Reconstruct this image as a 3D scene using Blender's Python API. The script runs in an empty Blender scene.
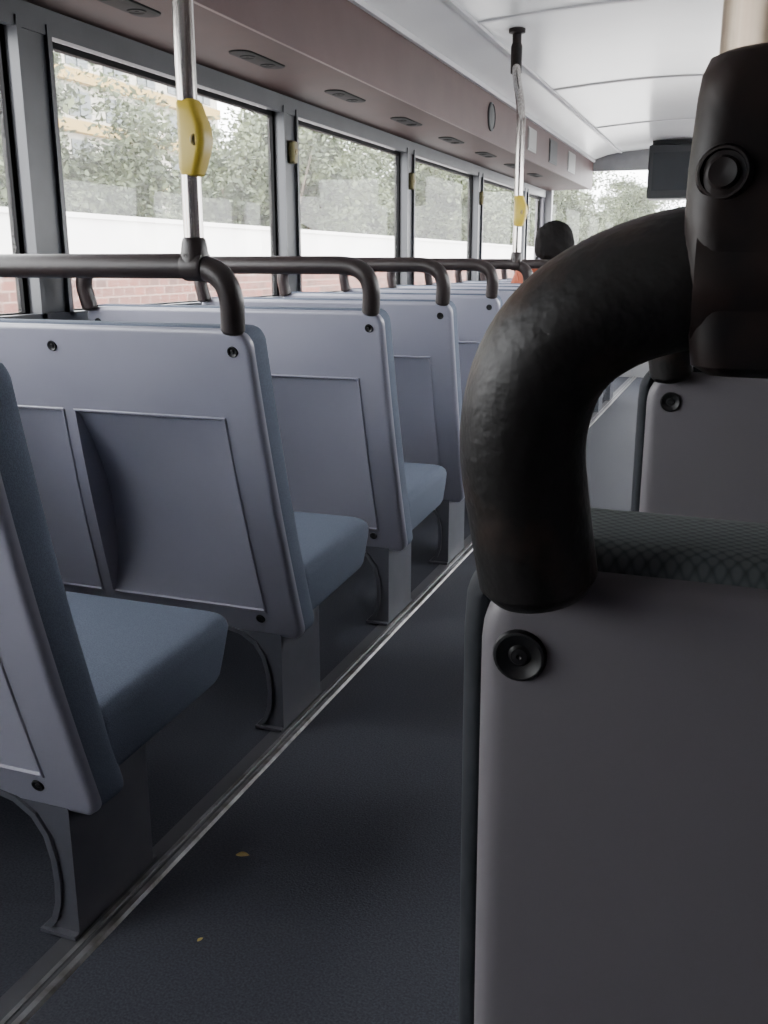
import bpy, bmesh, math, random
from mathutils import Vector, Matrix
random.seed(7)
scene = bpy.context.scene
COL = scene.collection

# ------------------------------------------------------------------ materials
def mat(name, base, rough=0.5, metal=0.0, base2=None, nscale=40, bump=0.0, bscale=200, spec=0.5,
        tex='NOISE', detail=4, lo=0.35, hi=0.65, coat=0.0, regular=False, stretch=None):
    m = bpy.data.materials.new(name); m.use_nodes = True
    nt = m.node_tree; b = nt.nodes['Principled BSDF']
    b.inputs['Base Color'].default_value = (*base, 1)
    b.inputs['Roughness'].default_value = rough
    b.inputs['Metallic'].default_value = metal
    b.inputs['Specular IOR Level'].default_value = spec
    b.inputs['Coat Weight'].default_value = coat
    tc = nt.nodes.new('ShaderNodeTexCoord')
    src = tc.outputs['Object']
    if regular:
        mp = nt.nodes.new('ShaderNodeMapping'); mp.inputs['Rotation'].default_value=(0.0,0.0,math.radians(45))
        nt.links.new(src, mp.inputs['Vector']); src = mp.outputs['Vector']
    if stretch:
        mp = nt.nodes.new('ShaderNodeMapping'); mp.inputs['Scale'].default_value=stretch
        nt.links.new(src, mp.inputs['Vector']); src = mp.outputs['Vector']
    if base2 is not None:
        if tex == 'NOISE':
            t = nt.nodes.new('ShaderNodeTexNoise'); t.inputs['Scale'].default_value = nscale
            t.inputs['Detail'].default_value = detail; out = t.outputs['Fac']
        else:
            t = nt.nodes.new('ShaderNodeTexVoronoi'); t.inputs['Scale'].default_value = nscale
            if regular: t.inputs['Randomness'].default_value = 0.0; t.voronoi_dimensions='2D'
            out = t.outputs['Distance']
        nt.links.new(src, t.inputs['Vector'])
        r = nt.nodes.new('ShaderNodeValToRGB')
        r.color_ramp.elements[0].position = lo; r.color_ramp.elements[1].position = hi
        r.color_ramp.elements[0].color = (*base, 1); r.color_ramp.elements[1].color = (*base2, 1)
        nt.links.new(out, r.inputs['Fac']); nt.links.new(r.outputs['Color'], b.inputs['Base Color'])
    if bump > 0:
        n = nt.nodes.new('ShaderNodeTexNoise' if tex == 'NOISE' else 'ShaderNodeTexVoronoi')
        n.inputs['Scale'].default_value = bscale
        if regular: n.inputs['Randomness'].default_value = 0.0; n.voronoi_dimensions='2D'
        nt.links.new(src, n.inputs['Vector'])
        bp = nt.nodes.new('ShaderNodeBump'); bp.inputs['Strength'].default_value = bump
        bp.inputs['Distance'].default_value = 0.002
        nt.links.new(n.outputs[0], bp.inputs['Height']); nt.links.new(bp.outputs['Normal'], b.inputs['Normal'])
    return m

M_SHELL = mat('shell_plastic', (0.250,0.250,0.310), 0.30, base2=(0.272,0.272,0.330), nscale=5, spec=0.7)
M_SHELLR = mat('shell_plastic_shaded', (0.106,0.098,0.108), 0.45, base2=(0.118,0.110,0.120), nscale=5)  # same seat plastic, darkened in colour for the weak light on right-hand backs
M_FAB = mat('blue_fabric', (0.084,0.100,0.136), 0.9, base2=(0.106,0.126,0.169), nscale=420, tex='VORONOI', lo=0.25, hi=0.7, bump=0.12, bscale=420, spec=0.2)
M_FABR = mat('grey_teal_fabric', (0.095,0.108,0.110), 0.9, base2=(0.050,0.058,0.062), nscale=240, tex='VORONOI', lo=0.3, hi=0.62, bump=0.2, bscale=240, spec=0.2, regular=True)
M_PIPE = mat('dark_edging', (0.012,0.014,0.018), 0.7, base2=(0.018,0.02,0.025), nscale=60, spec=0.2)
M_RAIL = mat('rail_padding_worn', (0.0050,0.0042,0.0042), 0.50, base2=(0.060,0.033,0.022), nscale=24, bump=0.35, bscale=150, lo=0.52, hi=0.78, spec=0.35, detail=8)
M_RAILL = mat('rail_padding', (0.017,0.012,0.012), 0.42, base2=(0.025,0.017,0.017), nscale=10, bump=0.15, bscale=150, spec=0.4)
M_CLAMP = mat('clamp_black', (0.004,0.0035,0.004), 0.45, base2=(0.020,0.012,0.010), nscale=35, bump=0.3, bscale=90, spec=0.25)
M_CLAMPL = mat('clamp_brown', (0.018,0.013,0.013), 0.42, base2=(0.026,0.019,0.018), nscale=30, spec=0.4)
M_LEG = mat('leg_grey', (0.080,0.083,0.100), 0.40, base2=(0.093,0.096,0.113), nscale=12)
M_SCREW = mat('screw_dark', (0.006,0.006,0.007), 0.45, spec=0.35)
M_CHROME = mat('steel_painted_reflections', (0.38,0.35,0.33), 0.22, metal=0.9, base2=(0.60,0.575,0.55), nscale=1.0, lo=0.42, hi=0.58, detail=2, stretch=(140,140,1.5))  # upright streaks in the colour stand in for reflections along the pole
M_TAN = mat('tan_pole_painted_reflections', (0.26,0.195,0.14), 0.38, metal=0.5, base2=(0.46,0.38,0.29), nscale=1.0, lo=0.40, hi=0.60, detail=2, stretch=(170,170,1.5))  # beige and brown bands painted in place of reflected stripes
M_ALU = mat('aluminium', (0.36,0.36,0.37), 0.42, metal=0.8, base2=(0.2,0.19,0.18), nscale=25)
M_ALUD = mat('aluminium_dark', (0.10,0.10,0.11), 0.5, metal=0.4)
M_YEL = mat('yellow_plastic', (0.46,0.34,0.03), 0.45)
M_YELD = mat('yellow_button', (0.20,0.15,0.04), 0.4)
M_YELO = mat('olive_plastic', (0.14,0.12,0.04), 0.5)
M_FLOOR = mat('floor_vinyl', (0.039,0.041,0.052), 0.72, base2=(0.063,0.067,0.081), nscale=260, bump=0.3, bscale=300, spec=0.12)
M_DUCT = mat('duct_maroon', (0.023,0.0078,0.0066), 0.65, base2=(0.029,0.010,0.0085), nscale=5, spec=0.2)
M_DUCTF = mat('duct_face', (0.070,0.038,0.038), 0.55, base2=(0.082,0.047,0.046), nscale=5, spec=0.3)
M_WHITE = mat('ceiling_white', (0.80,0.81,0.825), 0.2, base2=(0.84,0.85,0.86), nscale=3, spec=0.6)
M_RIB = mat('rib_grey', (0.52,0.52,0.54), 0.45)
M_WALL = mat('wall_panel', (0.13,0.12,0.145), 0.55, base2=(0.16,0.15,0.17), nscale=8)
M_WALLF = mat('front_panel', (0.24,0.24,0.25), 0.5, base2=(0.28,0.28,0.29), nscale=8)
M_POST = mat('post_grey', (0.030,0.032,0.038), 0.45, base2=(0.040,0.042,0.049), nscale=8)
M_RUB = mat('rubber_black', (0.005,0.005,0.0055), 0.7, spec=0.1)
M_SCR = mat('screen_glass', (0.015,0.018,0.022), 0.2)
M_DGREY = mat('dark_plastic', (0.022,0.024,0.027), 0.5, spec=0.3)
M_SKIN = mat('skin', (0.45,0.28,0.20), 0.55, base2=(0.50,0.31,0.22), nscale=20)
M_HAIR = mat('hair_black', (0.004,0.0035,0.0035), 0.85, base2=(0.007,0.006,0.006), nscale=150, bump=0.6, bscale=90, spec=0.12)
M_SHIRT = mat('shirt_orange', (0.26,0.055,0.025), 0.85, base2=(0.30,0.07,0.03), nscale=30)
M_JEAN = mat('trousers', (0.04,0.05,0.09), 0.9, base2=(0.06,0.07,0.12), nscale=60)
M_SIGN = mat('sign_pale', (0.24,0.24,0.235), 0.5)
M_LEAF = mat('dry_leaf', (0.45,0.36,0.10), 0.6, base2=(0.35,0.22,0.07), nscale=120)
M_BARK = mat('bark', (0.10,0.075,0.055), 0.9, base2=(0.17,0.14,0.11), nscale=9, bump=0.8, bscale=20)
M_FOL = mat('foliage', (0.028,0.042,0.018), 0.6, base2=(0.100,0.122,0.052), nscale=1.6)
M_BUILD = mat('building_white', (0.50,0.48,0.42), 0.8, base2=(0.42,0.40,0.35), nscale=0.6)
M_OCHRE = mat('building_ochre', (0.38,0.25,0.07), 0.8)
M_BWIN = mat('building_window', (0.07,0.085,0.09), 0.3)
M_CONC = mat('concrete_white', (0.76,0.74,0.71), 0.8, base2=(0.66,0.64,0.62), nscale=1.5)
M_GROUND = mat('asphalt', (0.42,0.41,0.40), 0.9, base2=(0.5,0.49,0.48), nscale=1.2)

def brick_mat():
    m = bpy.data.materials.new('brick_red'); m.use_nodes = True
    nt = m.node_tree; b = nt.nodes['Principled BSDF']
    tc = nt.nodes.new('ShaderNodeTexCoord'); mp = nt.nodes.new('ShaderNodeMapping')
    mp.inputs['Rotation'].default_value = (0, math.radians(90), math.radians(90))
    br = nt.nodes.new('ShaderNodeTexBrick'); br.inputs['Scale'].default_value = 2.0
    br.inputs['Color1'].default_value = (0.16,0.050,0.032,1); br.inputs['Color2'].default_value = (0.07,0.028,0.020,1)
    br.inputs['Mortar'].default_value = (0.22,0.14,0.11,1)
    nt.links.new(tc.outputs['Object'], mp.inputs['Vector']); nt.links.new(mp.outputs['Vector'], br.inputs['Vector'])
    nt.links.new(br.outputs['Color'], b.inputs['Base Color']); b.inputs['Roughness'].default_value = 0.9
    return m
M_BRICK = brick_mat()

def glass_mat():
    # clear pane with an uneven translucent veil added to haze the view outside
    m = bpy.data.materials.new('hazed_window_glass'); m.use_nodes = True
    nt = m.node_tree; nt.nodes.clear()
    o = nt.nodes.new('ShaderNodeOutputMaterial'); mx = nt.nodes.new('ShaderNodeMixShader')
    t = nt.nodes.new('ShaderNodeBsdfTransparent'); t.inputs['Color'].default_value = (0.97,0.98,0.97,1)
    g = nt.nodes.new('ShaderNodeBsdfGlossy'); g.inputs['Roughness'].default_value = 0.03
    d = nt.nodes.new('ShaderNodeBsdfTranslucent'); d.inputs['Color'].default_value=(0.86,0.86,0.83,1)
    mx2 = nt.nodes.new('ShaderNodeMixShader')
    no = nt.nodes.new('ShaderNodeTexNoise'); no.inputs['Scale'].default_value=3.0
    mr = nt.nodes.new('ShaderNodeMapRange'); mr.inputs['To Min'].default_value=0.015; mr.inputs['To Max'].default_value=0.06
    tc = nt.nodes.new('ShaderNodeTexCoord')
    nt.links.new(tc.outputs['Object'],no.inputs['Vector']); nt.links.new(no.outputs['Fac'],mr.inputs['Value']); nt.links.new(mr.outputs['Result'],mx2.inputs[0])
    mx.inputs[0].default_value = 0.04
    nt.links.new(t.outputs[0], mx2.inputs[1]); nt.links.new(d.outputs[0], mx2.inputs[2])
    nt.links.new(mx2.outputs[0], mx.inputs[1]); nt.links.new(g.outputs[0], mx.inputs[2])
    nt.links.new(mx.outputs[0], o.inputs['Surface'])
    return m
M_GLASS = glass_mat()

# ------------------------------------------------------------------ helpers
def link(ob, parent=None):
    COL.objects.link(ob)
    if parent is not None: ob.parent = parent
    return ob
def mk(name, verts, faces, material, parent=None, smooth=True, angle=35, loc=None, mi=None):
    me = bpy.data.meshes.new(name)
    me.from_pydata([tuple(v) for v in verts], [], faces)
    mats = material if isinstance(material, list) else [material]
    for mm in mats: me.materials.append(mm)
    if mi is not None:
        for p in me.polygons: p.material_index = mi[p.index]
    bm = bmesh.new(); bm.from_mesh(me)
    bmesh.ops.remove_doubles(bm, verts=bm.verts, dist=1e-6)
    bmesh.ops.recalc_face_normals(bm, faces=bm.faces); bm.to_mesh(me); bm.free()
    if smooth:
        for p in me.polygons: p.use_smooth = True
        me.set_sharp_from_angle(angle=math.radians(angle))
    me.update()
    ob = bpy.data.objects.new(name, me)
    if loc is not None: ob.location = loc
    return link(ob, parent)
def empty(name, loc, label=None, category=None, group=None):
    e = bpy.data.objects.new(name, None); e.empty_display_size = 0.1; e.location = loc
    COL.objects.link(e); tag(e, label, category, group); return e
def tag(o, label=None, category=None, group=None, kind=None):
    if label: o['label'] = label
    if category: o['category'] = category
    if group: o['group'] = group
    if kind: o['kind'] = kind
class Geo:
    def __init__(s): s.v=[]; s.f=[]
    def add(s, v, f):
        n=len(s.v); s.v+= [tuple(x) for x in v]; s.f += [tuple(i+n for i in q) for q in f]
    def box(s, x0,x1,y0,y1,z0,z1):
        s.add([(x0,y0,z0),(x1,y0,z0),(x1,y1,z0),(x0,y1,z0),(x0,y0,z1),(x1,y0,z1),(x1,y1,z1),(x0,y1,z1)],
              [(0,1,2,3),(4,5,6,7),(0,1,5,4),(1,2,6,5),(2,3,7,6),(3,0,4,7)])
    def tube(s, pts, rad, n=20, rounded=True):
        pts=[Vector(p) for p in pts]
        rads = rad if isinstance(rad,(list,tuple)) else [rad]*len(pts)
        if rounded:
            d0=(pts[0]-pts[1]).normalized(); d1=(pts[-1]-pts[-2]).normalized()
            r0,r1=rads[0],rads[-1]
            pre=[(pts[0]+d0*r0*0.45*math.sin(a), r0*math.cos(a)) for a in (1.45,1.1,0.6)]
            post=[(pts[-1]+d1*r1*0.45*math.sin(a), r1*math.cos(a)) for a in (0.6,1.1,1.45)]
            pts=[p for p,_ in pre]+pts+[p for p,_ in post]
            rads=[r for _,r in pre]+list(rads)+[r for _,r in post]
        t=(pts[1]-pts[0]).normalized()
        ref=Vector((0,0,1)) if abs(t.z)<0.9 else Vector((1,0,0))
        nrm=t.cross(ref).normalized(); V=[];F=[]
        for i,p in enumerate(pts):
            if i==0: tt=(pts[1]-pts[0])
            elif i==len(pts)-1: tt=(pts[-1]-pts[-2])
            else: tt=(pts[i+1]-pts[i-1])
            tt.normalize()
            nrm=(nrm-tt*nrm.dot(tt)).normalized(); bn=tt.cross(nrm)
            for k in range(n):
                a=2*math.pi*k/n
                V.append(p+(nrm*math.cos(a)+bn*math.sin(a))*rads[i])
        for i in range(len(pts)-1):
            for k in range(n):
                F.append((i*n+k,i*n+(k+1)%n,(i+1)*n+(k+1)%n,(i+1)*n+k))
        F.append(tuple(range(n))); F.append(tuple((len(pts)-1)*n+k for k in range(n)))
        s.add(V,F)
    def loft(s, levels, seg=6):
        V=[];F=[];n=4*(seg+1)
        for cx,cy,cz,hw,hd,r in levels:
            r=min(r,hw*0.999,hd*0.999)
            for q,(sx,sy) in enumerate([(1,1),(-1,1),(-1,-1),(1,-1)]):
                for k in range(seg+1):
                    a=math.pi/2*(q+k/seg)
                    V.append((cx+sx*(hw-r)+r*math.cos(a), cy+sy*(hd-r)+r*math.sin(a), cz))
        for i in range(len(levels)-1):
            for k in range(n): F.append((i*n+k,i*n+(k+1)%n,(i+1)*n+(k+1)%n,(i+1)*n+k))
        F.append(tuple(range(n))); F.append(tuple((len(levels)-1)*n+k for k in range(n)))
        s.add(V,F)
    def prism(s, poly, y0, y1):
        n=len(poly); V=[(x,y0,z) for x,z in poly]+[(x,y1,z) for x,z in poly]
        F=[tuple(range(n)),tuple(range(n,2*n))]+[(k,(k+1)%n,n+(k+1)%n,n+k) for k in range(n)]
        s.add(V,F)
    def disc(s, c, axis, prof, n=28):
        axis=Vector(axis).normalized(); ref=Vector((0,0,1)) if abs(axis.z)<0.9 else Vector((1,0,0))
        a1=axis.cross(ref).normalized(); a2=axis.cross(a1); V=[];F=[]; c=Vector(c)
        for r,h in prof:
            for k in range(n):
                t=2*math.pi*k/n; V.append(c+axis*h+(a1*math.cos(t)+a2*math.sin(t))*max(r,1e-4))
        for i in range(len(prof)-1):
            for k in range(n): F.append((i*n+k,i*n+(k+1)%n,(i+1)*n+(k+1)%n,(i+1)*n+k))
        F.append(tuple(range(n))); F.append(tuple((len(prof)-1)*n+k for k in range(n)))
        s.add(V,F)
    def make(s, name, material, parent=None, **k): return mk(name, s.v, s.f, material, parent, **k)

def smoothpath(P, it=3):
    P=[Vector(p) for p in P]
    for _ in range(it):
        Q=[P[0]]
        for a,b in zip(P[:-1],P[1:]): Q += [a*0.75+b*0.25, a*0.25+b*0.75]
        Q.append(P[-1]); P=Q
    return P

# ------------------------------------------------------------------ seats
W=0.90; ZT=0.932; ZB=0.232
REC_Y=[0.215]
def prof(z):
    t=(ZT-z)/(ZT-ZB)
    return REC_Y[0]*t - 0.012*math.sin(math.pi*t)
REC=[(0.085,0.432,0),(0.468,0.815,1)]; RZ=(0.305,0.750)
BOUNDS=[0.085,0.432,0.468,0.815]
def lines(bounds, lo, hi, step, edge):
    L=set()
    n=int((hi-lo)/step)
    for i in range(n+1): L.add(round(lo+(hi-lo)*i/n,5))
    for e in edge: L.add(round(lo+e,5)); L.add(round(hi-e,5))
    L=[x for x in L if not any(abs(x-b)<0.008 for b in bounds)]
    for b in bounds: L += [b-0.0065,b-0.0045,b-0.0015,b+0.0015,b+0.0045,b+0.0065]
    return sorted(L)
EDGE=(0.0,0.002,0.005,0.009,0.014,0.02,0.027,0.035)
UL=lines(BOUNDS,0,W,0.03,EDGE)
VL=lines([0.305,0.750],ZB,ZT,0.022,EDGE)
CR=0.035
def outline(u,z):
    # divider between the two recesses leans towards the wall at its foot
    tz=min(1,max(0,(z-RZ[0])/(RZ[1]-RZ[0])))
    if 0.085<u<0.815:
        b = (u-0.085)/(0.42-0.085) if u<0.42 else ((0.815-u)/(0.815-0.48) if u>0.48 else 1.0)
        u = u+0.045*(1-tz)*b
    dz=min(ZT-z,z-ZB)
    if dz<CR:
        ins=CR-math.sqrt(max(0,CR*CR-(CR-dz)**2))
        if u<CR: return ins+u*(CR-ins)/CR
        if u>W-CR: return W-(ins+(W-u)*(CR-ins)/CR)
    return u
def edist(u,z): return min(u,W-u,z-ZB,ZT-z)
def dep(u,z,rec=True):
    e=edist(u,z); r=0.012; d=0
    if e<r: d+= (r-math.sqrt(max(0,r*r-(r-e)**2)))
    if rec:
        for a,b,_ in REC:
            if a<u<b and RZ[0]<z<RZ[1]:
                t=(z-RZ[0])/(RZ[1]-RZ[0]); s=(u-a)/(b-a)
                d+= 0.002+(0.016+0.044*s**0.8)*math.sin(math.pi*t)**0.85
            elif a-0.005<u<b+0.005 and RZ[0]-0.005<z<RZ[1]+0.005: d-=0.0025
    return d
def grid_shell(sgn, parent, rec, m):
    nu,nv=len(UL),len(VL); V=[];F=[]
    for z in VL:
        for u in UL: V.append((sgn*outline(u,z), prof(z)+dep(u,z,rec), z))
    N=len(V)
    for z in VL:
        for u in UL: V.append((sgn*outline(u,z), prof(z)+dep(u,z,rec)+0.005, z))
    for j in range(nv-1):
        for i in range(nu-1):
            q=(j*nu+i,j*nu+i+1,(j+1)*nu+i+1,(j+1)*nu+i); F.append(q); F.append(tuple(N+k for k in q))
    B=[i for i in range(nu)]+[j*nu+nu-1 for j in range(1,nv)]+[(nv-1)*nu+i for i in range(nu-2,-1,-1)]+[j*nu for j in range(nv-2,0,-1)]
    for k in range(len(B)):
        a,b=B[k],B[(k+1)%len(B)]; F.append((a,b,N+b,N+a))
    return mk('back_shell',V,F,m,parent,angle=32)
def grid_cushion(sgn, parent, m, IN, cap):
    nu,nv=len(UL),len(VL); V=[];F=[];MI=[]
    def ou(u,z):
        x=outline(u,z); return IN+(W-2*IN)*x/W
    for z in VL:
        for u in UL:
            e=edist(u,z); back=0.0062+dep(u,z,False)+0.066*min(1,max(0,(e-0.012)/0.05))
            V.append((sgn*ou(u,z), prof(z)+back, z+ (cap if z>ZT-0.03 else 0)))
    N=len(V)
    for z in VL:
        for u in UL:
            e=edist(u,z); r=0.033; h=0.092
            if e<r: h=0.092-r+math.sqrt(max(0,r*r-(r-e)**2))
            h-=0.006*math.cos(2*math.pi*(u/(W/2)))*-0.5
            V.append((sgn*ou(u,z), prof(z)+h+0.004, z+ (cap if z>ZT-0.03 else 0)))
    for j in range(nv-1):
        for i in range(nu-1):
            q=(j*nu+i,j*nu+i+1,(j+1)*nu+i+1,(j+1)*nu+i); F.append(q); F.append(tuple(N+k for k in q))
            edge = i<7 or i>nu-9
            MI+=[(0 if VL[j]>ZT-0.05 and not edge else 1),(1 if edge else 0)]
    B=[i for i in range(nu)]+[j*nu+nu-1 for j in range(1,nv)]+[(nv-1)*nu+i for i in range(nu-2,-1,-1)]+[j*nu for j in range(nv-2,0,-1)]
    for k in range(len(B)):
        a,b=B[k],B[(k+1)%len(B)]; F.append((a,b,N+b,N+a))
        MI.append(0 if (a//nu==nv-1 and b//nu==nv-1 and 6<a%nu<nu-7) else 1)
    return mk('backrest_cushion',V,F,m,parent,angle=50,mi=MI)

def rail_path(sgn):
    P=[(.026,-.006,.930),(.023,-.010,.952),(.019,-.018,.988),(.029,-.023,1.020),(.058,-.021,1.039),(.097,-.021,1.044),(.14,-.021,1.044)]
    Q=[(W-x,y,z) for x,y,z in reversed(P)]
    pts=smoothpath(P,3)+smoothpath(Q,3)
    return [(sgn*p[0],p[1],p[2]) for p in pts]

def screw(sgn,u,z,parent,r=0.0110):
    g=Geo(); y=prof(z)
    sl=(prof(z-0.01)-prof(z+0.01))/0.02
    g.disc((sgn*u,y,z),(0,-1,-sl),[(r,-0.003),(r,0.0012),(r*0.94,0.0026),(r*0.84,0.0028),(r*0.62,0.0014),(r*0.42,0.0008),(r*0.36,0.0012),(r*0.30,0.0022),(r*0.10,0.0024),(0.0002,0.0016)],28)
    return g.make('screw',M_SCREW,parent)

def build_seat(sgn, parent, rec, m_sh, m_fb, IN, dy, cap, m_rail):
    parts=[]
    parts.append(grid_shell(sgn,parent,rec,m_sh)); parts.append(grid_cushion(sgn,parent,m_fb,IN,cap))
    g=Geo(); cy=0.446+dy; hd=0.217; cx=sgn*W/2; hw=W/2-0.006
    L=[]
    for z,i in [(0.276,0.020),(0.279,0.012),(0.286,0.005),(0.296,0.001),(0.33,0.0),(0.375,0.0),(0.386,0.003),(0.394,0.009),(0.399,0.018),(0.402,0.032)]:
        fr = 0.045*(0.38-z)/0.1 if z<0.38 else 0
        L.append((cx,cy-fr*0.5,z,hw-i,hd-i-fr*0.5,0.035))
    g.loft(L)
    g.v=[(x,y,z+ (y-cy)*0.04) for x,y,z in g.v]
    parts.append(g.make('seat_cushion',m_fb[0],parent,angle=50))
    g=Geo(); g.loft([(cx,cy-0.03,0.258,hw-0.05,hd-0.075,0.03),(cx,cy-0.03,0.264,hw-0.04,hd-0.065,0.03),(cx,cy-0.03,0.280,hw-0.04,hd-0.06,0.03)])
    parts.append(g.make('seat_pan',M_LEG,parent))
    g=Geo()
    curve=[(0.30,0.248),(0.21,0.243),(0.155,0.231),(0.122,0.210),(0.102,0.180),(0.092,0.140),(0.089,0.10),(0.092,0.062),(0.102,0.032),(0.118,0.014),(0.122,0.006)]
    inner=[(sgn*x,z) for x,z in curve]
    poly=[(sgn*0.056,0.006),(sgn*0.056,0.262),(sgn*0.34,0.262),(sgn*0.34,0.252)]+inner
    g.prism(poly,0.212,0.42)
    for y0,y1 in ((0.206,0.222),(0.410,0.426)):
        outer=[]
        for k,(x,z) in enumerate(curve):
            a=Vector(curve[max(0,k-1)]); b=Vector(curve[min(len(curve)-1,k+1)]); d=(b-a).normalized()
            nn=Vector((d.y,-d.x))
            if nn.x>0: nn=-nn
            if k==0: nn=Vector((0,1))
            outer.append((x+nn.x*0.009,z+nn.y*0.009))
        for k in range(len(curve)-1):
            q=[(curve[k][0]+0.002,curve[k][1]),(curve[k+1][0]+0.002,curve[k+1][1]),outer[k+1],outer[k]]
            g.prism([(sgn*x,z) for x,z in q],y0,y1)
    g.box(min(sgn*0.056,sgn*0.124),max(sgn*0.056,sgn*0.124),0.200,0.432,0.0058,0.012)
    parts.append(g.make('leg',M_LEG,parent,angle=30))
    g=Geo(); g.tube(rail_path(sgn),0.0226,28,rounded=True)
    parts.append(g.make('grab_rail',m_rail,parent,angle=60))
    for u,z in ((0.038,ZT-0.044),(W/2,ZT-0.044),(W-0.038,ZT-0.044),(0.098,0.280),(W-0.098,0.280)):
        parts.append(screw(sgn,u,z,parent))
    return parts

GRP='double passenger seats in rows'
LX=-0.85; RX=-0.09
ROWS=[0.84,1.58,2.29,2.915,3.545,4.18,4.82,5.46,6.10,6.74,7.38]
lab_l='blue double bus seat with grey plastic back and dark grab rail'
first=empty('bus_seat',(LX,ROWS[0],0),lab_l,'bus seat',GRP)
partsL=build_seat(-1,first,True,M_SHELL,[M_FAB,M_FAB],0.003,0.0,0.004,M_RAILL)
seatsL=[first]
for yy in ROWS[1:]:
    e=first.copy(); e.location=(LX,yy,0); COL.objects.link(e)
    for p in partsL:
        c=p.copy(); c.parent=e; COL.objects.link(c)
    seatsL.append(e)
seatsL[7]['label']='blue double bus seat with orange-topped passenger sitting on it'
# the nearest left backrest is set a little more upright than the others
TH=0.055
for i,p in enumerate(partsL):
    if i in (0,1,5) or i>=6:
        p.rotation_euler=(-TH,0,0); p.location=(0,-0.232*TH,0.006)
REC_Y[0]=0.05
firstR=empty('bus_seat',(RX,0.35,0.0),'grey-backed bus seat with padded rail and steel pole','bus seat',GRP)
partsR=build_seat(1,firstR,False,M_SHELLR,[M_FABR,M_PIPE],-0.009,-0.14,0.008,M_RAIL)
for k in range(1,5):
    e=firstR.copy(); e.location=(RX,0.35+0.72*k,0.006); COL.objects.link(e)
    e['label']='grey-backed double bus seat in row across aisle'
    for i,p in enumerate(partsR):
        c=p.copy(); c.parent=e; COL.objects.link(c)
        if i==6: c.location=(-0.011,0,0.010)
partsR[6].location=(-0.019,0,0.006)
firstR.location.z=0.004

# ------------------------------------------------------------------ poles
def grab_pole(x,y,sgn,label,stopz=1.26,m_pole=None,m_cl=None,cs=1.0):
    m_pole=m_pole or M_CHROME; m_cl=m_cl or M_CLAMPL
    e=empty('grab_pole',(x,y,1.044),label,'grab pole','upright poles on seat rails')
    g=Geo()
    P=[(0,0,0.0),(0,0,0.55),(0,0,0.60),(sgn*0.02,0.05,0.68),(sgn*0.065,0.19,0.76),(sgn*0.085,0.25,0.83),(sgn*0.085,0.25,0.90)]
    pts=[Vector(P[0])]+smoothpath(P[1:],3)
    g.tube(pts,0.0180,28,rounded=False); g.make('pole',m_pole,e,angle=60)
    g=Geo(); g.disc((sgn*0.085,0.25,0.80),(0,0,1),[(0.018,0),(0.024,0.004),(0.025,0.11),(0.020,0.125),(0.020,0.160),(0.036,0.165),(0.036,0.180)],24)
    g.make('ceiling_fitting',M_CLAMP,e)
    g=Geo()
    g.tube([(-0.019,0,0),(-0.016,0,0),(0.016,0,0),(0.019,0,0),(0.022,0,0)],[0.0262,0.0268,0.0268,0.0262,0.0250],32,rounded=False)
    if cs<1:
        g.disc((0,0,0),(0,0,1),[(0.0255,-0.006),(0.0262,0.010),(0.0248,0.024),(0.0232,0.036),(0.0220,0.043),(0.0200,0.048),(0.0182,0.050)],32)
    else:
        g.loft([(0,0,-0.031,0.014,0.018,0.010),(0,0,-0.028,0.0185,0.022,0.010),(0,0,0.0,0.0225,0.026,0.010),(0,0,0.018,0.0235,0.0262,0.010),(0,0,0.030,0.0235,0.0245,0.010),(0,0,0.050,0.0225,0.0230,0.011),(0,0,0.056,0.0218,0.0222,0.011),(0,0,0.061,0.0200,0.0200,0.012),(0,0,0.063,0.0182,0.0182,0.0181)],8)
    bc=(-0.013,-0.0240,0.028) if cs>=1 else (-0.004,-0.0235,0.018)
    br=1.0 if cs>=1 else 0.75
    g.disc(bc,(-0.2,-0.97,0.06),[(0.0080*br,-0.006),(0.0080*br,0.0008),(0.0072*br,0.0016),(0.0066*br,0.0016),(0.0062*br,0.0006)],28)
    g.make('clamp',m_cl,e,angle=45)
    g=Geo(); g.disc(bc,(-0.2,-0.97,0.06),[(0.0048*br,0.0),(0.0048*br,0.0014),(0.0040*br,0.0020),(0.0024*br,0.0017),(0.0005,0.0014)],24)
    g.make('clamp_bolt',M_CLAMP,e)
    z0=stopz-1.041
    # bulging housing, fuller on the aisle side
    g=Geo(); g.loft([(0.004,0,z0-0.068,0.010,0.012,0.009),(0.005,0,z0-0.062,0.018,0.019,0.012),(0.006,0,z0-0.050,0.021,0.022,0.012),(0.010,0,z0-0.030,0.0245,0.023,0.013),(0.0135,0,z0-0.008,0.0270,0.024,0.013),(0.012,0,z0+0.018,0.0255,0.024,0.013),(0.007,0,z0+0.040,0.0215,0.022,0.012),(0.004,0,z0+0.056,0.0195,0.0205,0.012),(0.002,0,z0+0.062,0.0165,0.016,0.010)])
    g.make('bell_push_housing',M_YEL,e)
    g=Geo(); g.disc((0.026,-0.018,z0-0.006),(0.7,-0.7,0),[(0.012,-0.004),(0.012,0.002),(0.010,0.004),(0.0005,0.004)],24)
    g.make('bell_button',M_YELD,e)
    return e
grab_pole(-0.94,1.58-0.021,-1,'steel upright pole with yellow bell push, clamped to seat rail',cs=0.8)
grab_pole(-0.925,4.18-0.021,-1,'steel upright pole with bent top fixed to ceiling',cs=0.8)
p3=grab_pole(0.005,0.35-0.021,1,'tan pole with painted reflection bands rising from black clamp on padded rail',stopz=1.42,m_pole=M_TAN,m_cl=M_CLAMP)
p3.location.z=1.047

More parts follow.
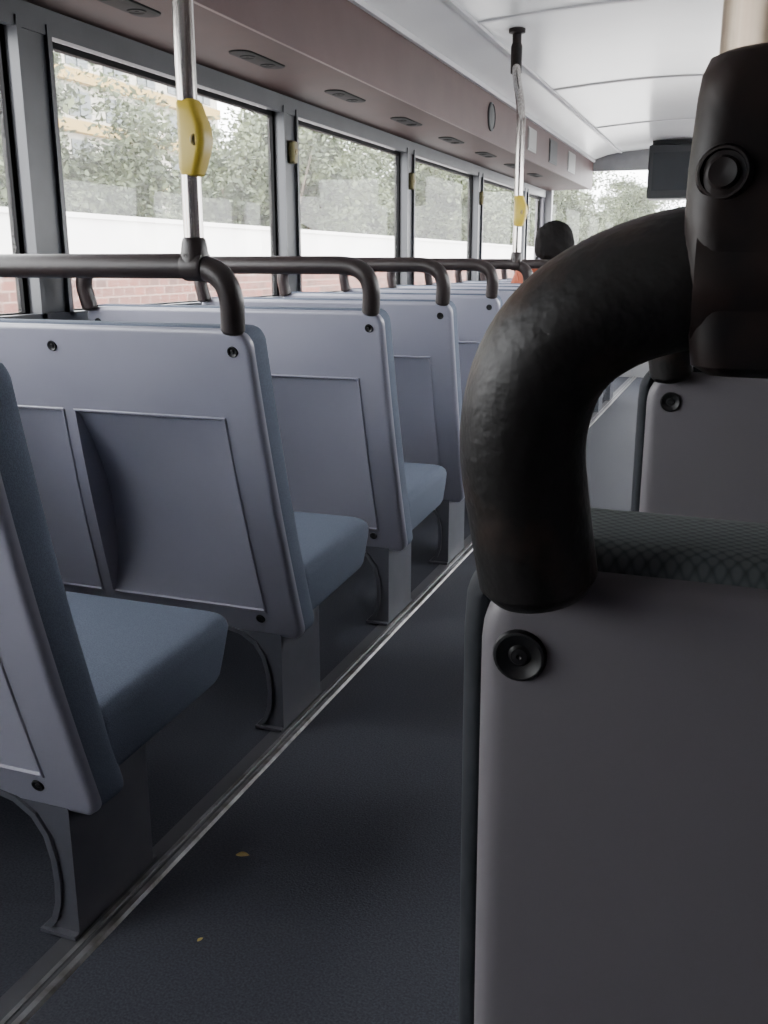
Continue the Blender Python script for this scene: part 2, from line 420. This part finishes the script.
# ------------------------------------------------------------------ room shell
YR,YF=-1.7,9.3; XL,XR=-1.82,0.85
def struct(o): o['kind']='structure'; return o
g=Geo(); g.box(XL-0.08,XR+0.08,YR-0.08,YF+0.08,-0.06,0.0); struct(g.make('floor',M_FLOOR,smooth=False))
POSTY=[-0.85,0.69,2.23,3.77,5.31,6.85,8.39]
ZS,ZW=0.90,1.65
YSOL=2.23  # right wall kept windowless behind this point to dim the near right seat
for side,x0,x1 in (('left',XL-0.06,XL),('right',XR,XR+0.06)):
    g=Geo(); g.box(x0,x1,YR,YF,0,ZS); g.box(x0,x1,YR,YF,ZW,2.12)
    g.box(x0,x1,YR,(YR+0.12 if side=='left' else YSOL),ZS,ZW); g.box(x0,x1,YF-0.10,YF,ZS,ZW)
    struct(g.make('wall_'+side,M_WALL,smooth=False))
g=Geo(); g.box(XL,XR,YF,YF+0.06,0,0.98); g.box(XL,XR,YF,YF+0.06,1.86,2.12); g.box(XL,XL+0.07,YF,YF+0.06,0.98,1.86); g.box(XR-0.07,XR,YF,YF+0.06,0.98,1.86)
struct(g.make('wall_front',M_WALLF,smooth=False))
g=Geo(); g.box(XL,XR,YR-0.06,YR,0,2.12)  # unseen rear wall, left windowless to keep daylight off the right seat backs
struct(g.make('wall_back',M_WALL,smooth=False))
xm=(XL+XR)/2; XC0=-1.38; XC1=2*xm-XC0
top=[]
for i in range(17):
    t=i/16; x=-1.14+(2*xm+1.14+1.14)*t; top.append((x,2.015+0.035*math.sin(math.pi*t)))
lowpts=[(XC0,1.955)]+[(-1.14-0.12,1.995)]+top+[(2*xm+1.14+0.12,1.995),(XC1,1.955)]
V=[(x,YR,z) for x,z in lowpts]+[(x,YF,z) for x,z in lowpts]; n=len(lowpts)
V+= [(x,YR,2.13) for x,z in lowpts]+[(x,YF,2.13) for x,z in lowpts]
F=[(k,k+1,n+k+1,n+k) for k in range(n-1)]+[(2*n+k,2*n+k+1,3*n+k+1,3*n+k) for k in range(n-1)]
F+=[(k,k+1,2*n+k+1,2*n+k) for k in range(n-1)]+[(n+k,n+k+1,3*n+k+1,3*n+k) for k in range(n-1)]
F+=[(0,n,3*n,2*n),(n-1,2*n-1,4*n-1,3*n-1)]
struct(mk('ceiling',V,F,M_WHITE,angle=20))
tn=[0]
def trim(g,m,**k):
    tn[0]+=1; return struct(g.make('trim_%d'%tn[0],m,**k))
for y in (0.8,2.5,4.2,5.9,7.6):
    g=Geo(); V=[];F=[]
    for i,(x,z) in enumerate(top):
        V+=[(x,y-0.02,z-0.001),(x,y-0.012,z-0.006),(x,y+0.012,z-0.006),(x,y+0.02,z-0.001)]
    for i in range(len(top)-1):
        for k in range(3): F.append((4*i+k,4*i+k+1,4*i+5+k,4*i+4+k))
    g.add(V,F); trim(g,M_RIB,angle=20)
for side in (-1,1):
    xa,xb=(XL,XC0) if side<0 else (XC1,XR)
    g=Geo(); g.box(xa,xb,YR,YF-0.02,1.70,2.0)
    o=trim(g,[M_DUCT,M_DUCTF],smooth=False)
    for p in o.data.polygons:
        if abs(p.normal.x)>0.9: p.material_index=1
    f=XC0 if side<0 else XC1; s=-side
    g=Geo(); g.box(min(f,f+s*0.018),max(f,f+s*0.018),YR,YF-0.03,1.935,1.957); trim(g,M_RIB,smooth=False)
    g=Geo(); g.box(min(f-s*0.006,f+s*0.006),max(f-s*0.006,f+s*0.006),YR,YF-0.03,1.694,1.708); trim(g,M_DUCTF,smooth=False)
    cx=-1.14 if side<0 else 2*xm+1.14
    g=Geo(); g.box(cx-0.012,cx+0.012,YR,YF-0.03,2.003,2.016); trim(g,M_RIB,smooth=False)
wi=0
for side,xw,s in (('l',XL,1),('r',XR,-1)):
    y00=YR+0.1 if side=='l' else YSOL
    g=Geo(); g.box(min(xw,xw+s*0.025),max(xw,xw+s*0.025),y00,YF-0.08,1.635,1.70); trim(g,M_POST,smooth=False)
    g=Geo(); g.box(min(xw,xw+s*0.03),max(xw,xw+s*0.03),y00,YF-0.08,0.88,0.915); trim(g,M_POST,smooth=False)
    posts=[y for y in POSTY if side=='l' or y>=YSOL]
    for y in posts:
        g=Geo()
        g.box(min(xw-s*0.05,xw+s*0.018),max(xw-s*0.05,xw+s*0.018),y-0.060,y+0.060,0.90,1.66)
        g.box(min(xw,xw+s*0.030),max(xw,xw+s*0.030),y-0.068,y-0.050,0.90,1.66)
        g.box(min(xw,xw+s*0.030),max(xw,xw+s*0.030),y+0.050,y+0.068,0.90,1.66)
        trim(g,M_POST,smooth=False)
    edges=([YR+0.12] if side=='l' else [])+posts+[YF-0.10]
    for a,b in zip(edges[:-1],edges[1:]):
        wi+=1
        a2=a+(0.06 if a in POSTY else 0); b2=b-(0.06 if b in POSTY else 0)
        xg=xw-s*0.03
        o=mk('window_%d'%wi,[(xg,a2,ZS),(xg,b2,ZS),(xg,b2,ZW),(xg,a2,ZW)],[(0,1,2,3)],M_GLASS,smooth=False); struct(o)
        g2=Geo()
        for (p,q,r_,t_) in ((a2,b2,ZS,ZS+0.018),(a2,b2,ZW-0.03,ZW-0.012),(a2,a2+0.018,ZS,ZW),(b2-0.018,b2,ZS,ZW)):
            g2.box(xg-0.012,xg+0.012,p,q,r_,t_)
        trim(g2,M_RUB,smooth=False)
wi+=1
struct(mk('window_%d'%wi,[(XL+0.07,YF+0.03,0.98),(XR-0.07,YF+0.03,0.98),(XR-0.07,YF+0.03,1.86),(XL+0.07,YF+0.03,1.86)],[(0,1,2,3)],M_GLASS,smooth=False))
for x in (-0.905,RX+0.055):
    g=Geo()
    g.prism([(x-0.030,0),(x-0.030,0.003),(x+0.002,0.003),(x+0.004,0.0055),(x+0.012,0.0055),(x+0.014,0.0035),(x+0.020,0.0035),(x+0.022,0.0055),(x+0.032,0.0055),(x+0.036,0.0)],YR,YF)
    o=trim(g,[M_ALU,M_ALUD],smooth=False)
    for p in o.data.polygons:
        c=p.center.x
        if c<x+0.0 or (x+0.012<c<x+0.021 and p.normal.z>0.5): p.material_index=1

# ------------------------------------------------------------------ fittings on duct
def vent(y,xc=-1.57):
    e=empty('air_vent',(xc,y,1.70),'dark twin-nozzle air vent set in maroon overhead panel','air vent','overhead air vents')
    g=Geo(); g.loft([(0,0,-0.006,0.030,0.135,0.029),(0,0,-0.004,0.038,0.152,0.037),(0,0,0.0,0.040,0.155,0.039)]); g.make('bezel',M_RUB,e)
    for s in (-1,1):
        g=Geo(); g.disc((0,s*0.072,-0.004),(0,0,-1),[(0.026,0),(0.027,0.002),(0.023,0.0045),(0.018,0.003),(0.006,0.003),(0.005,0.004),(0.0005,0.004)],24)
        g.make('nozzle',M_RUB,e)
for k in range(8): vent(2.30+0.76*k)
e=empty('loudspeaker',(XC0,5.45,1.825),'round dark loudspeaker grille on duct face','loudspeaker')
g=Geo(); g.disc((0,0,0),(1,0,0),[(0.075,0),(0.075,0.006),(0.066,0.010),(0.062,0.006),(0.03,0.008),(0.0005,0.009)],36); g.make('grille',M_DGREY,e)
for y,w,h,m,l in ((6.55,0.26,0.14,M_SIGN,'pale blank notice panel on overhead duct face'),(7.3,0.3,0.16,M_DGREY,'dark rectangular hatch on overhead duct face'),(8.1,0.34,0.15,M_SIGN,'pale rectangular notice panel near front of bus')):
    g=Geo(); g.box(-0.001,0.004,-w/2,w/2,-h/2,h/2); g.box(0.004,0.007,-w/2+0.012,w/2-0.012,-h/2+0.012,h/2-0.012)
    o=g.make('notice_panel',m,smooth=False,loc=(XC0,y,1.825)); tag(o,l,'notice panel')
for y in (3.77,5.31,6.85,8.39):
    e=empty('bell_push',(XL+0.018,y,1.49),'small dull yellow bell push on window post','bell push','bell pushes on window posts')
    g=Geo(); g.loft([(0.012,0,-0.044,0.012,0.015,0.008),(0.016,0,-0.038,0.016,0.021,0.01),(0.016,0,0.038,0.016,0.021,0.01),(0.012,0,0.044,0.012,0.015,0.008)]); g.make('housing',M_YELO,e)
    g=Geo(); g.disc((0.031,0,0),(1,0,0),[(0.011,0),(0.011,0.004),(0.0005,0.005)],20); g.make('button',M_YELD,e)
e=empty('television_monitor',(-0.645,8.75,1.785),'dark grey boxy television monitor fixed under ceiling','monitor')
g=Geo(); g.loft([(0,0.05,-0.215,0.175,0.13,0.02),(0,0.05,-0.205,0.190,0.145,0.02),(0,0.05,0.205,0.190,0.145,0.02),(0,0.05,0.215,0.175,0.13,0.02)]); g.make('housing',M_DGREY,e)
g=Geo(); g.box(-0.15,0.15,-0.101,-0.094,-0.15,0.15); g.make('screen',M_SCR,e,smooth=False)
g=Geo(); g.box(-0.17,0.17,0.0,0.12,0.212,0.258); g.make('bracket',M_DGREY,e,smooth=False)

def leaf(x,y,s,rot,lab):
    V=[];F=[]
    n=9
    for i in range(n):
        t=i/(n-1); w=math.sin(math.pi*t)**0.8*0.32*(1-0.25*t); c=0.10*math.sin(math.pi*t)
        V+=[((t-0.5)*s,-w*s,c*s*0.6+0.0008+0.08*s*abs(w)),((t-0.5)*s,0,0.0006+c*s*0.4),((t-0.5)*s,w*s,c*s*0.6+0.0008+0.1*s*abs(w))]
    for i in range(n-1):
        for k in (0,1): F.append((3*i+k,3*i+k+1,3*i+4+k,3*i+3+k))
    o=mk('fallen_leaf',V,F,M_LEAF,loc=(x,y,0.0002)); o.rotation_euler=(0,0,rot); tag(o,lab,'leaf'); return o
leaf(-0.769,1.34,0.026,0.3,'small dry yellow leaf lying on the dark aisle floor')
leaf(-0.725,1.117,0.012,1.2,'tiny dry leaf fragment on the dark aisle floor')

# ------------------------------------------------------------------ passenger
def skinned(name, nodes, edges, material, parent, sub=2, root=0):
    me=bpy.data.meshes.new(name)
    bm=bmesh.new(); lay=bm.verts.layers.skin.verify()
    vs=[bm.verts.new(n[0]) for n in nodes]
    for i,n in enumerate(nodes):
        r=n[1]; r=r if isinstance(r,tuple) else (r,r)
        vs[i][lay].radius=r; vs[i][lay].use_root=(i==root)
    for a,b in edges: bm.edges.new((vs[a],vs[b]))
    bm.to_mesh(me); bm.free()
    me.materials.append(material)
    ob=bpy.data.objects.new(name,me); link(ob,parent)
    m=ob.modifiers.new('Skin','SKIN'); m.use_smooth_shade=True
    s=ob.modifiers.new('Subsurf','SUBSURF'); s.levels=sub; s.render_levels=sub
    return ob
PX,PY=-1.045,5.46
per=empty('person',(PX,PY+0.30,0.405),'person with short black hair in orange top, seated facing forward','person')
def L(x,y,z): return (x,y-0.30,z-0.44)
nodes=[(L(0,0.36,0.54),0.13),(L(0,0.31,0.68),0.12),(L(0,0.27,0.82),0.125),(L(0,0.245,0.94),0.11),(L(0,0.235,1.035),0.052),(L(0,0.24,1.085),0.052),(L(0,0.255,1.13),0.07),(L(0,0.245,1.19),0.088),(L(0,0.24,1.245),0.070)]
edges=[(i,i+1) for i in range(8)]
for s in (-1,1):
    b=len(nodes)
    nodes+=[(L(s*0.17,0.25,0.985),0.058),(L(s*0.225,0.27,0.83),0.045),(L(s*0.235,0.34,0.70),0.038),(L(s*0.20,0.44,0.66),0.032),(L(s*0.15,0.51,0.635),0.024),(L(s*0.135,0.55,0.625),0.028)]
    edges+=[(3,b),(b,b+1),(b+1,b+2),(b+2,b+3),(b+3,b+4),(b+4,b+5)]
    for j,(dx,ln) in enumerate(((-0.03,0.062),(-0.011,0.074),(0.009,0.07),(0.028,0.055))):
        c=len(nodes)
        nodes+=[(L(s*0.135+dx,0.58,0.625),0.0095),(L(s*0.135+dx*1.1,0.58+ln*0.5,0.617),0.0085),(L(s*0.135+dx*1.1,0.58+ln,0.597),0.007)]
        edges+=[(b+5,c),(c,c+1),(c+1,c+2)]
    c=len(nodes); nodes+=[(L(s*0.10,0.53,0.615),0.010),(L(s*0.085,0.56,0.605),0.0085)]; edges+=[(b+4,c),(c,c+1)]
    b=len(nodes)
    nodes+=[(L(s*0.10,0.40,0.52),0.083),(L(s*0.11,0.52,0.525),0.068),(L(s*0.115,0.61,0.50),0.055),(L(s*0.115,0.66,0.30),0.047),(L(s*0.115,0.64,0.12),0.036),(L(s*0.12,0.67,0.075),0.036),(L(s*0.125,0.77,0.065),0.028)]
    edges+=[(0,b)]+[(b+i,b+i+1) for i in range(6)]
skinned('body',nodes,edges,M_SKIN,per)
nodes=[(L(0,0.35,0.56),0.145),(L(0,0.31,0.68),0.138),(L(0,0.27,0.82),0.142),(L(0,0.245,0.975),0.13),(L(0,0.238,1.060),0.075)]
edges=[(0,1),(1,2),(2,3),(3,4)]
for s in (-1,1):
    b=len(nodes); nodes+=[(L(s*0.175,0.25,1.01),0.078),(L(s*0.228,0.265,0.86),0.060),(L(s*0.235,0.30,0.77),0.055)]
    edges+=[(3,b),(b,b+1),(b+1,b+2)]
skinned('shirt',nodes,edges,M_SHIRT,per,root=2)
nodes=[(L(0,0.36,0.545),0.14)];edges=[]
for s in (-1,1):
    b=len(nodes); nodes+=[(L(s*0.10,0.40,0.53),0.095),(L(s*0.11,0.52,0.535),0.080),(L(s*0.115,0.62,0.51),0.067),(L(s*0.115,0.66,0.30),0.058),(L(s*0.115,0.64,0.15),0.050)]
    edges+=[(0,b)]+[(b+i,b+i+1) for i in range(4)]
skinned('trousers',nodes,edges,M_JEAN,per)
bm=bmesh.new(); bmesh.ops.create_icosphere(bm,subdivisions=5,radius=1)
for v in bm.verts:
    d=v.co.copy(); 
    front = d.y>0.35 and d.z<0.35
    n=0.02*math.sin(9*d.x+3*d.z)+0.018*math.sin(13*d.z+7*d.x+5*d.y)+0.012*math.sin(31*d.x+17*d.y)
    k=1.0+n
    if front: k=0.80
    if d.z<-0.6: k*=0.95
    v.co=Vector((d.x*0.114*k,d.y*0.116*k,d.z*0.130*k))
me=bpy.data.meshes.new('hair'); bm.to_mesh(me); bm.free(); me.materials.append(M_HAIR)
for p in me.polygons: p.use_smooth=True
h=bpy.data.objects.new('hair',me); h.location=L(0,0.226,1.190); link(h,per)
for s in (-1,1):
    g=Geo(); g.disc((0,0,0),(s,-0.3,0),[(0.012,-0.01),(0.020,-0.002),(0.022,0.006),(0.016,0.010),(0.010,0.004),(0.0005,0.003)],20)
    g.v=[(x,y,z*1.5) for x,y,z in g.v]
    o=g.make('ear',M_SKIN,per); o.location=L(s*0.099,0.25,1.165)
    g=Geo(); g.disc((0,0,0),(0,1,0),[(0.011,0),(0.009,0.006),(0.0005,0.008)],16); o=g.make('eye',M_HAIR,per); o.location=L(s*0.032,0.322,1.185)

# ------------------------------------------------------------------ outside
g=Geo(); g.box(-60,40,-30,160,-2.5,-2.4); o=g.make('ground',M_GROUND,smooth=False); struct(o)
e=empty('retaining_wall',(-8,30,-2.4),'red brick boundary wall with white rendered parapet beside road','wall')
g=Geo(); g.box(-0.4,0,-30,60,0,3.45); o=g.make('brick_base',M_BRICK,e,smooth=False)
g=Geo(); g.box(-0.45,0.06,-30,60,3.45,4.0); g.box(-0.5,0.10,-30,60,4.0,4.06); g.make('parapet',M_CONC,e,smooth=False)
e=empty('apartment_building',(-26,36,-2.4),'pale apartment block with ochre balcony bands behind trees','building')
g=Geo(); g.box(-8,0,-10,10,0,16); g.make('facade',M_BUILD,e,smooth=False)
base_w=None
for fl in range(8):
    z=1.2+1.9*fl
    g=Geo(); g.box(0,0.4,-9.6,9.6,z-0.25,z+0.2); g.make('balcony',M_OCHRE,e,smooth=False)
    for j in range(8):
        y=-8.6+2.45*j
        if base_w is None:
            g=Geo(); g.box(-0.02,0.05,-0.7,0.7,0,1.0); g.box(0.05,0.09,-0.03,0.03,0,1.0); base_w=g.make('window',M_BWIN,e,smooth=False); base_w.location=(0,y,z+0.4)
        else:
            c=base_w.copy(); COL.objects.link(c); c.location=(0,y,z+0.4)
def tree_mesh(seed, nleaf):
    r=random.Random(seed); g=Geo()
    H=3.6
    g.tube([(0,0,0),(0.05,0.03,1.2),(-0.03,0.06,2.4),(0.0,0.0,H)],[0.24,0.19,0.16,0.12],10,rounded=False)
    tips=[]
    for k in range(11):
        a=k*2.4+r.random(); z0=2.2+r.random()*1.6; ln=1.1+r.random()*1.4
        p0=Vector((0,0,z0)); p1=p0+Vector((math.cos(a)*ln*0.5,math.sin(a)*ln*0.5,0.6)); p2=p0+Vector((math.cos(a)*ln,math.sin(a)*ln,1.1+r.random()*2.2))
        g.tube([p0,p1,p2],[0.08,0.05,0.02],7,rounded=False); tips+=[p1*0.5+p2*0.5,p2]
    tips+=[Vector((0,0,H+1.6)),Vector((0.3,-0.2,H+2.6))]
    V=[];F=[]
    cl=[]
    for t in tips:
        for _ in range(5): cl.append((t+Vector((r.gauss(0,0.5),r.gauss(0,0.5),r.gauss(0,0.5))),0.25+r.random()*0.35))
    for _ in range(nleaf):
        c,s=r.choice(cl)
        p=c+Vector((r.gauss(0,1),r.gauss(0,1),r.gauss(0,0.7)))*s*0.75
        ax=Vector((r.gauss(0,1),r.gauss(0,1),r.gauss(0,0.6))).normalized(); bx=ax.cross(Vector((r.gauss(0,1),r.gauss(0,1),r.gauss(0,1)))).normalized()
        L_=0.05+r.random()*0.055; w=L_*0.5
        n=len(V); V+=[p-ax*L_,p+bx*w,p+ax*L_,p-bx*w]; F.append((n,n+1,n+2,n+3))
    me=bpy.data.meshes.new('foliage'); me.from_pydata([tuple(v) for v in V],[],F); me.materials.append(M_FOL)
    return g,me
tm=[tree_mesh(s,44000) for s in (1,2,3)]
trunks=[]
for g,me in tm:
    t=bpy.data.meshes.new('trunk'); t.from_pydata(g.v,[],g.f); t.materials.append(M_BARK)
    for p in t.polygons: p.use_smooth=True
    trunks.append(t)
rr=random.Random(11)
TP=[(-12,4.5,1.0),(-13,11.2,1.0),(-13.7,17.8,0.95),(-12.5,24.4,1.08),(-14.5,31.5,1.14),(-12,39,1.15),(-13,47,1.2),(-12,56,1.3),(-13,67,1.4),(-9,85,1.5),(0,97,1.4)]
for i,(x,y,s) in enumerate(TP):
    e=empty('tree',(x,y,-2.4),'leafy green broadleaf tree standing behind roadside wall','tree','roadside trees')
    e.scale=(s,s,s); e.rotation_euler=(0,0,rr.random()*6.28)
    a=bpy.data.objects.new('trunk',trunks[i%3]); link(a,e)
    b=bpy.data.objects.new('foliage',tm[i%3][1]); link(b,e)

# ------------------------------------------------------------------ light
w=bpy.data.worlds.new('World'); scene.world=w; w.use_nodes=True
bg=w.node_tree.nodes['Background']; bg.inputs['Color'].default_value=(0.97,0.975,1.0,1); bg.inputs['Strength'].default_value=16.0

# ------------------------------------------------------------------ camera
cam=bpy.data.cameras.new('Camera'); co=bpy.data.objects.new('Camera',cam); COL.objects.link(co)
cam.sensor_fit='AUTO'; cam.sensor_width=36; cam.lens=950/1024*36; cam.clip_start=0.02; cam.clip_end=500
f=Vector((-0.334,0.9078,-0.2538)).normalized(); r=Vector((0.9385,0.3453,0)).normalized(); u=r.cross(f).normalized(); r=f.cross(u).normalized()
M=Matrix((r,u,-f)).transposed().to_4x4(); M.translation=Vector((0,0,1.05)); co.matrix_world=M
scene.camera=co
